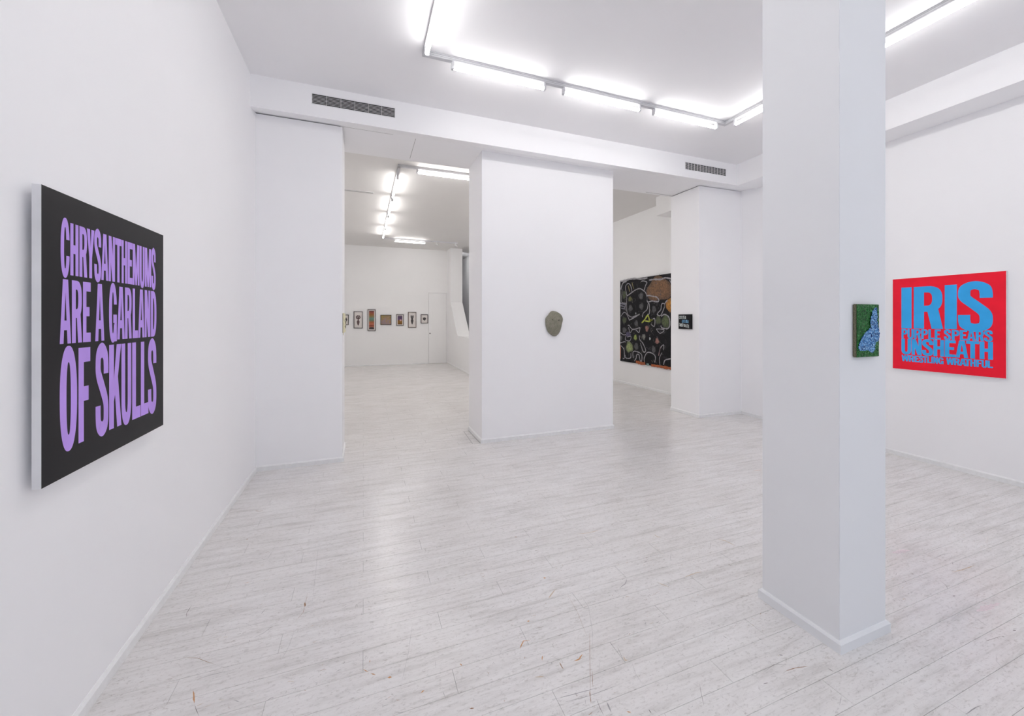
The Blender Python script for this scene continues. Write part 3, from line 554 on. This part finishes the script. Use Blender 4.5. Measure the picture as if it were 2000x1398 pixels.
BL = {'brown': (112, 78, 50), 'amber': (166, 112, 36), 'green': (74, 86, 50), 'olive': (92, 92, 44), 'grey': (72, 71, 74), 'dgreen': (66, 74, 48), 'rose': (150, 102, 92), 'lgrey': (112, 112, 106), 'lime': (128, 142, 66), 'lgreen': (132, 144, 92), 'white': (196, 200, 204), 'violet': (72, 66, 98)}
for k, c in BL.items():
    m, t, b = nt('blob_'+k); f = noi(t, pos(t, obj=True), 32, 5, .8); c = col(*c); lt = tuple(min(1, x*1.7) for x in c[:3])+(1,); dk = tuple(x*.5 for x in c[:3])+(1,)
    c0 = ramp(t, f, [(.38, dk), (.5, c), (.62, lt)])
    at = N(t, 'ShaderNodeVertexColor', layer_name='fall')
    c1 = mix(t, at.outputs['Color'], col(22, 21, 24), c0)
    t.links.new(c1, b.inputs['Base Color']); b.inputs['Roughness'].default_value = .5
BX = 5.92; BY = 7.24; BZ0 = .54
e = empty('painting', (BX, BY, BZ0), 'huge black canvas covered in looping white outlines, in the back room at right', 'painting')
canvas_box(MB(), -.04, -.001, 8.107-BY, 6.2-.04-BY-.09, 0, 2.495-BZ0, '-x').build('canvas', ['canvas_black', 'dark_field'], e)
m_ = MB(); cols = []; bk = list(BL)
for nm, y, z, ry, rz in BLOBS:
    n = 24; rings = 4; k0 = len(m_.v)
    vs = [(-.0412, y-BY, z-BZ0)]; cl_ = [1.0]
    for j in range(1, rings+1):
        f = j/rings
        for i in range(n):
            a = i*2*math.pi/n; w = 1+.10*math.sin(3*a+y*7)*f+.06*math.sin(5*a+z*9)*f
            vs.append((-.0412-.0000*j, y-BY+ry*f*w*math.cos(a), z-BZ0+rz*f*w*math.sin(a))); cl_.append((1, .95, .75, .12)[j-1] if nm not in ('brown', 'amber') else (1, 1, .9, .55)[j-1])
    vs = [(v[0], max(v[1], 6.03-BY), v[2]) for v in vs]
    fs = [(0, 1+i, 1+(i+1) % n) for i in range(n)]
    for j in range(rings-1): fs += [(1+j*n+i, 1+(j+1)*n+i, 1+(j+1)*n+(i+1) % n, 1+j*n+(i+1) % n) for i in range(n)]
    m_.add(vs, fs, bk.index(nm)); cols += cl_
o = m_.build('colour_patches', ['blob_'+k for k in bk], e, fix=False); o['kind'] = 'stuff'
ca = o.data.color_attributes.new('fall', 'FLOAT_COLOR', 'POINT')
for i, c in enumerate(cols): ca.data[i].color = (c, c, c, 1)
sk = list(BC); m_ = MB()
for i in range(150):
    y = rnd.uniform(6.42, 8.05); z = rnd.uniform(.6, 2.42); a = rnd.uniform(0, 6.28); l = rnd.uniform(.03, .13); p0 = Vector((y, z))
    p0.x = min(max(p0.x, 6.3), 7.95)
    STROKES.append((rnd.choice('ddde'), rnd.uniform(.004, .012), [p0, p0+Vector((math.cos(a), math.sin(a)))*l*.5+Vector((0, l*.2)), p0+Vector((math.cos(a), math.sin(a)))*l]))
for c, w, pts in STROKES:
    P_ = [Vector(p) for p in pts]; Q = []
    n = len(P_)
    for i in range(n-1):
        p0 = P_[max(i-1, 0)]; p1 = P_[i]; p2 = P_[i+1]; p3 = P_[min(i+2, n-1)]
        for k in range(6):
            u = k/6; Q.append(.5*((2*p1)+(p2-p0)*u+(2*p0-5*p1+4*p2-p3)*u*u+(3*p1-p0-3*p2+p3)*u**3))
    Q.append(P_[-1]); A = []; B_ = []
    for i, q in enumerate(Q):
        d_ = (Q[min(i+1, len(Q)-1)]-Q[max(i-1, 0)])
        d_ = d_.normalized() if d_.length > 1e-6 else Vector((1, 0)); s_ = Vector((-d_.y, d_.x))*w/2*rnd.uniform(.7, 1.25)
        A.append(q+s_); B_.append(q-s_)
    vs = [(-.0420, p.x-BY, p.y-BZ0) for p in A]+[(-.0420, p.x-BY, p.y-BZ0) for p in B_]; n = len(Q)
    m_.add(vs, [(i, n+i, n+i+1, i+1) for i in range(n-1)], sk.index(c))
o = m_.build('painted_outlines', ['stroke_'+k for k in sk], e, fix=False); o['kind'] = 'stuff'
# ---------------------------------------------------------------- small black hand-lettered canvas
e = empty('painting', (4.95, 5.05, 1.394), 'small black square canvas with hand-drawn white and blue capitals', 'painting')
canvas_box(MB(), -.03, -.001, 4.915-5.05, 5.186-5.05, 0, .240, '-x').build('canvas', ['canvas_black', 'canvas_black'], e)
plain('chalk_white', col(205, 212, 210), .6, var=.2, sc=200); plain('chalk_blue', col(110, 165, 205), .6, var=.2, sc=200)
def hand(txt, y0, y1, z0, z1, drop, mat):
    mb = MB(); n = len(txt); rr_ = random.Random(len(txt)+3)
    for i, ch in enumerate(txt):
        a = y0+(y1-y0)*i/n; b_ = y0+(y1-y0)*(i+.86)/n; dz = drop*i/n+rr_.uniform(-.004, .004); kk = rr_.uniform(.9, 1.1)
        tl = rr_.uniform(-.10, .10)
        letter_faces(mb, ch, a, b_, z0+dz, z0+dz+(z1-z0)*kk, lambda u, z: (-.0305, u-5.05+(z-z0)*tl, z-1.394), sgn=-1, s=.26, b=.12)
    mb.build('lettering', mat, e, fix=False)
hand('COSTRA', 5.172, 5.02, 1.558, 1.612, 0, 'chalk_white')
hand('GOCCIA', 5.11, 4.965, 1.497, 1.546, -.006, 'chalk_blue')
hand('DISPARATA', 5.165, 4.955, 1.44, 1.492, -.03, 'chalk_white')
# ---------------------------------------------------------------- green relief picture on the column
m, t, b = nt('green_impasto'); p_ = pos(t, obj=True)
w = N(t, 'ShaderNodeTexNoise'); setv(w, Scale=85, Detail=3, Distortion=2.5); t.links.new(p_, w.inputs['Vector'])
t.links.new(ramp(t, w.outputs['Fac'], [(.34, col(8, 46, 16)), (.5, col(16, 86, 30)), (.60, col(40, 122, 52)), (.70, col(110, 165, 108))]), b.inputs['Base Color'])
b.inputs['Roughness'].default_value = .45; b.inputs['Specular IOR Level'].default_value = .25; bump(t, b, w.outputs['Fac'], .8, .003)
m, t, b = nt('blue_squiggle'); p_ = pos(t, obj=True)
w = N(t, 'ShaderNodeTexNoise'); setv(w, Scale=100, Detail=1.0, Distortion=2.6); t.links.new(p_, w.inputs['Vector'])
t.links.new(ramp(t, w.outputs['Fac'], [(.40, col(8, 40, 96)), (.48, col(30, 92, 166)), (.56, col(104, 176, 228)), (.66, col(190, 224, 245))]), b.inputs['Base Color'])
b.inputs['Roughness'].default_value = .4; b.inputs['Specular IOR Level'].default_value = .25; bump(t, b, w.outputs['Fac'], .7, .003)
m, t, b = nt('burlap'); p_ = pos(t, (1, 1, 1), True)
w = N(t, 'ShaderNodeTexBrick')
t.links.new(ramp(t, noi(t, pos(t, obj=True), 260, 3, .7), [(.35, col(62, 60, 48)), (.5, col(108, 104, 84)), (.68, col(140, 134, 110))]), b.inputs['Base Color'])
t.nodes.remove(w); b.inputs['Roughness'].default_value = .9; bump(t, b, noi(t, pos(t, obj=True), 300, 2), .8, .002)
GX, GY, GZ = 2.257, 1.185, 1.371
e = empty('relief_picture', (GX, GY, GZ), 'small green relief picture with a blue figure, hung on the column', 'picture')
MB().box(2.172-GX, 2.343-GX, -.019, -.001, 0, .252, bev=.003).build('stretcher', 'burlap', e)
def relief(name, inside, x0, x1, z0, z1, nx, nz, base, amp, fr, mat, seed):
    vs = []; fs = []; id_ = {}
    for j in range(nz+1):
        for i in range(nx+1):
            x = x0+(x1-x0)*i/nx; z = z0+(z1-z0)*j/nz
            id_[i, j] = len(vs); h_ = noise.noise(Vector((x*fr+seed, z*fr, seed)))
            edge = min(i, nx-i, j, nz-j); h_ = amp*(h_+.4)*min(1, edge/5) if edge else -.002
            vs.append((x, base-h_, z))
    for j in range(nz):
        for i in range(nx):
            cx, cz = x0+(x1-x0)*(i+.5)/nx, z0+(z1-z0)*(j+.5)/nz
            if inside(cx, cz): fs.append((id_[i, j], id_[i+1, j], id_[i+1, j+1], id_[i, j+1]))
    used = sorted({k for f in fs for k in f}); mp = {k: n for n, k in enumerate(used)}
    return from_faces(name, [vs[k] for k in used], [tuple(mp[k] for k in f) for f in fs], mat, e, smooth=True)
relief('green_ground', lambda x, z: True, 2.1725-GX, 2.3425-GX, .0008, .2512, 90, 130, -.0195, .0035, 90, 'green_impasto', 3.1)
FG = [(x-GX, z-GZ) for x, z in FIGURE]
def inpoly(x, z):
    c = False; n = len(FG)
    for i in range(n):
        a, b_ = FG[i], FG[(i+1) % n]
        if (a[1] > z) != (b_[1] > z) and x < (b_[0]-a[0])*(z-a[1])/(b_[1]-a[1])+a[0]: c = not c
    return c
fx = [p[0] for p in FG]; fz = [p[1] for p in FG]
relief('blue_figure', inpoly, min(fx)-.004, max(fx)+.004, min(fz)-.004, max(fz)+.004, 110, 150, -.0232, .0035, 200, 'blue_squiggle', 8.3)
# ---------------------------------------------------------------- stone face on the pier
m, t, b = nt('stone'); f1 = noi(t, pos(t, obj=True), 14, 6, .7); f2 = noi(t, pos(t, obj=True), 120, 4, .7)
c0 = ramp(t, f1, [(.3, col(112, 110, 96)), (.5, col(142, 138, 124)), (.7, col(160, 154, 142))])
c1 = mix(t, ramp(t, f2, [(.40, (.7, .7, .7, 1)), (.6, (0, 0, 0, 1))]), c0, col(112, 110, 92))
t.links.new(c1, b.inputs['Base Color']); b.inputs['Roughness'].default_value = .85; bump(t, b, f2, .5, .002)
SX, SY, SZ = 2.39, 4.76, 1.33
e = empty('stone_face', (SX, SY, SZ), 'flat grey-brown pebble with two small eye holes, hung on the pier', 'stone')
OUTL = [Vector((x-SX, z-SZ)) for x, z in STONE]
cen = sum(OUTL, Vector((0, 0)))/len(OUTL)
n = len(OUTL); Q = []
for i in range(n):
    p0, p1, p2, p3 = OUTL[i-1], OUTL[i], OUTL[(i+1) % n], OUTL[(i+2) % n]
    for k in range(4):
        u = k/4; Q.append(.5*((2*p1)+(p2-p0)*u+(2*p0-5*p1+4*p2-p3)*u*u+(3*p1-p0-3*p2+p3)*u**3))
eyes = [Vector((2.343-SX, 1.5455-SZ)), Vector((2.441-SX, 1.539-SZ))]
vs = []; fs = []; NR = 40; n = len(Q)
for j in range(NR+1):
    f = 1-j/NR
    prof_ = math.sqrt(max(0, 1-f**2.6))
    for q in Q:
        p = cen+(q-cen)*f; d_ = .014+.050*prof_
        d_ += .004*noise.noise(Vector((p.x*18, p.y*18, 2)))*prof_
        for ey in eyes:
            r_ = (p-ey).length
            d_ -= .020*math.exp(-(r_/.0062)**2)+.003*math.exp(-(r_/.018)**2)
        vs.append((p.x, -max(.004, d_), p.y))
for j in range(NR):
    for i in range(n): fs.append((j*n+i, (j+1)*n+i, (j+1)*n+(i+1) % n, j*n+(i+1) % n))
k0 = len(vs)
for q in Q: vs.append((cen.x+(q.x-cen.x)*.8, -.001, cen.y+(q.y-cen.y)*.8))
for i in range(n): fs.append((k0+i, i, (i+1) % n, k0+(i+1) % n))
fs.append(tuple(k0+i for i in range(n)))
o = from_faces('pebble', vs, fs, 'stone', e, smooth=True)
bm = bmesh.new(); bm.from_mesh(o.data); bmesh.ops.remove_doubles(bm, verts=bm.verts, dist=1e-5); bmesh.ops.recalc_face_normals(bm, faces=bm.faces); bm.to_mesh(o.data); bm.free()
plain('pupil', (.012, .01, .01, 1), .8)
for ey in eyes:
    # dark drilled hole: a small recessed disc at the bottom of each pit
    MB().cyl((ey.x, -.040, ey.y), (ey.x, -.0515, ey.y), .0042, 12).build('eye_hole', 'pupil', e)
# ---------------------------------------------------------------- cream relief on the reveal of the left opening
plain('cream_ceramic', col(226, 220, 186), .35, var=.06, sc=25); plain('relief_brown', col(140, 134, 108), .6)  # cream body, brown for the relief's stripe and backing
e = empty('wall_relief', (-.215, 4.87, 1.40), 'narrow cream relief seen edge-on at the left opening', 'relief')
vs = []; fs = []; NY, NZ = 14, 30
for j in range(NZ+1):
    for i in range(NY+1):
        y = -.15+.33*i/NY; z = .22*j/NZ
        d_ = .018+.006*math.sin(j*.9+i*.5)+.004*math.sin(i*1.4)
        if i in (0, NY) or j in (0, NZ): d_ = .006
        z2 = z+(.006*math.sin(i*1.1) if j in (0, NZ) else 0)
        vs.append((d_, y, z2))
for j in range(NZ):
    for i in range(NY): fs.append((j*(NY+1)+i, j*(NY+1)+i+1, (j+1)*(NY+1)+i+1, (j+1)*(NY+1)+i))
from_faces('relief_face', vs, fs, 'cream_ceramic', e, smooth=True)
MB().box(.001, .007, -.15, .18, .003, .217).build('backing', 'relief_brown', e)
m_ = MB(); m_.cyl((.023, .02, .05), (.024, .02, .13), .006, 8); m_.build('groove', 'relief_brown', e)
m_ = MB(); m_.cyl((.006, -.10, .0), (.008, -.09, -.025), .006, 8, r2=.002); m_.build('drip', 'cream_ceramic', e)
# ---------------------------------------------------------------- framed works on the far wall
plain('frame_black', col(52, 42, 40), .4); plain('frame_brown', col(98, 80, 72), .4); plain('mat_board', col(226, 220, 216), .8, var=.02)
plain('ink_brown', col(96, 76, 76), .8, var=.35, sc=90); plain('ink_black', col(78, 74, 74), .8, var=.4, sc=90); plain('ink_pale', col(206, 200, 198), .8)
def art(name, stops, scale=(1, 1, 1), axis=2, nz=8, amt=.25, gw=1):
    m, t, b = nt(name); tc = N(t, 'ShaderNodeTexCoord'); sp = N(t, 'ShaderNodeSeparateXYZ'); t.links.new(tc.outputs['Generated'], sp.inputs[0])
    f = noi(t, pos(t, obj=True), nz, 4, .7, 1)
    ma = N(t, 'ShaderNodeMath', operation='MULTIPLY_ADD'); t.links.new(f, ma.inputs[0]); ma.inputs[1].default_value = amt
    gm = N(t, 'ShaderNodeMath', operation='MULTIPLY_ADD'); gm.inputs[1].default_value = gw; gm.inputs[2].default_value = (1-gw)/2; t.links.new(sp.outputs[axis], gm.inputs[0]); t.links.new(gm.outputs[0], ma.inputs[2])
    mb_ = N(t, 'ShaderNodeMath', operation='SUBTRACT'); t.links.new(ma.outputs[0], mb_.inputs[0]); mb_.inputs[1].default_value = amt/2
    t.links.new(ramp(t, mb_.outputs[0], stops), b.inputs['Base Color']); b.inputs['Roughness'].default_value = .8
art('art_bands', [(0, col(70, 58, 56)), (.08, col(92, 66, 60)), (.13, col(176, 104, 84)), (.2, col(124, 62, 46)), (.28, col(186, 110, 84)), (.38, col(170, 96, 62)), (.47, col(112, 120, 96)), (.58, col(98, 140, 130)), (.66, col(128, 122, 84)), (.78, col(150, 100, 56)), (.9, col(150, 78, 66)), (1, col(94, 66, 60))], nz=14, amt=.10)
art('art_mottled', [(0, col(168, 132, 116)), (.3, col(150, 132, 140)), (.5, col(172, 140, 108)), (.7, col(140, 132, 92)), (.85, col(188, 156, 78)), (1, col(156, 112, 74))], nz=7, amt=2.0, gw=.3)
art('art_purple', [(0, col(120, 84, 44)), (.28, col(150, 108, 50)), (.46, col(130, 94, 56)), (.52, col(112, 88, 118)), (.8, col(94, 74, 104)), (1, col(128, 110, 128))], nz=14, amt=.22)
plain('art_pink', col(206, 162, 158), .8)
def disc(mb, cx, cz, rx, rz, n=20, y=-.0125, f=lambda a: 1):
    mb.add([(cx+rx*math.cos(k*2*math.pi/n)*f(k*2*math.pi/n), y, cz+rz*math.sin(k*2*math.pi/n)*f(k*2*math.pi/n)) for k in range(n)], [tuple(range(n))])
FRM = [  # x0, x1, z0, z1, frame, label, kind
 (-.72, -.449, 1.371, 1.705, 'frame_black', 'framed drawing half hidden by the edge of the left opening', 'dark'),
 (-.296, -.021, 1.258, 1.816, 'frame_black', 'black-framed brown drawing of a disc above a pointed leaf', 'disc_leaf'),
 (.132, .385, 1.17, 1.887, 'frame_black', 'tall narrow framed print in orange, green and brown bands', 'bands'),
 (.538, .892, 1.369, 1.708, 'frame_black', 'wide framed picture mottled in tan, yellow and lilac', 'mottled'),
 (1.051, 1.293, 1.338, 1.726, 'frame_black', 'small framed print, purple above and ochre below', 'purple'),
 (1.441, 1.717, 1.268, 1.806, 'frame_brown', 'grey-brown framed drawing of a horned head above a pointed leaf', 'owl_leaf'),
 (1.874, 2.121, 1.416, 1.725, 'frame_black', 'smallest framed drawing, one dark blot, next to the door', 'blot')]
for x0, x1, z0, z1, fm, lb, kd in FRM:
    cx = (x0+x1)/2; w = (x1-x0)/2; h_ = z1-z0; bw = .017
    e = empty('framed_picture', (cx, 14.0, z0), lb, 'picture', 'framed works on the far wall')
    f = MB()
    f.box(-w, w, -.03, -.001, 0, bw); f.box(-w, w, -.03, -.001, h_-bw, h_); f.box(-w, -w+bw, -.03, -.001, bw, h_-bw); f.box(w-bw, w, -.03, -.001, bw, h_-bw)
    f.build('frame', fm, e)
    MB().box(-w+bw, w-bw, -.012, -.001, bw, h_-bw).build('mount', 'mat_board', e)
    i_ = MB()
    if kd == 'disc_leaf':
        disc(i_, 0, h_*.655, .072, .068, f=lambda a: 1+.07*math.cos(6*a+1.57)); i_.add([(-.02, -.0125, h_*.54), (.02, -.0125, h_*.54), (.012, -.0125, h_*.48), (-.012, -.0125, h_*.48)], [(0, 1, 2, 3)])
        i_.add([(x, -.0125, z) for x, z in [(0, h_*.15), (.022, h_*.22), (.040, h_*.34), (.042, h_*.42), (.026, h_*.46), (.010, h_*.50), (-.010, h_*.50), (-.026, h_*.46), (-.042, h_*.42), (-.040, h_*.34), (-.022, h_*.22)]], [tuple(range(11))])
        i_.build('drawing', 'ink_brown', e, fix=False)
        d2 = MB()
        for sx_, sz in ((-.03, .68), (.03, .68), (0, .72), (-.025, .62), (.03, .63)): disc(d2, sx_, h_*sz, .012, .010, 8, -.0130)
        d2.build('drawing_detail', 'ink_pale', e, fix=False)
    elif kd in ('dark', 'blot'):
        disc(i_, .0 if kd == 'blot' else .03, h_*.50, .055, .055 if kd == 'blot' else .09, f=lambda a: 1+.12*math.cos(5*a)+.06*math.sin(3*a)); i_.build('drawing', 'ink_black', e, fix=False)
    elif kd == 'owl_leaf':
        i_.add([(x, -.0125, z) for x, z in [(-.05, h_*.80), (-.02, h_*.77), (.02, h_*.77), (.05, h_*.80), (.052, h_*.68), (.040, h_*.60), (.024, h_*.56), (-.024, h_*.56), (-.040, h_*.60), (-.052, h_*.68)]], [tuple(range(10))])
        i_.add([(x, -.0125, z) for x, z in [(0, h_*.19), (.025, h_*.28), (.042, h_*.42), (.040, h_*.50), (.02, h_*.56), (-.02, h_*.56), (-.040, h_*.50), (-.042, h_*.42), (-.025, h_*.28)]], [tuple(range(9))])
        i_.build('drawing', 'ink_black', e, fix=False)
        d2 = MB()
        for sx_ in (-.02, .02): disc(d2, sx_, h_*.69, .011, .013, 8, -.0130)
        d2.build('drawing_detail', 'ink_pale', e, fix=False)
    else:
        mg = {'bands': .030, 'mottled': .0, 'purple': .026}[kd]+bw
        MB().box(-w+mg, w-mg, -.0128, -.012, mg, h_-mg).build('print', {'bands': 'art_bands', 'mottled': 'art_mottled', 'purple': 'art_purple'}[kd], e)
        if kd == 'purple':
            d2 = MB(); disc(d2, .022, h_*.48, .030, .030, 16, -.0133); d2.build('pale_disc', 'art_pink', e, fix=False)
        if kd == 'bands':
            d2 = MB(); disc(d2, 0, h_*.13, .075, .030, 20, -.0133); d2.build('dark_bowl', 'ink_black', e, fix=False)
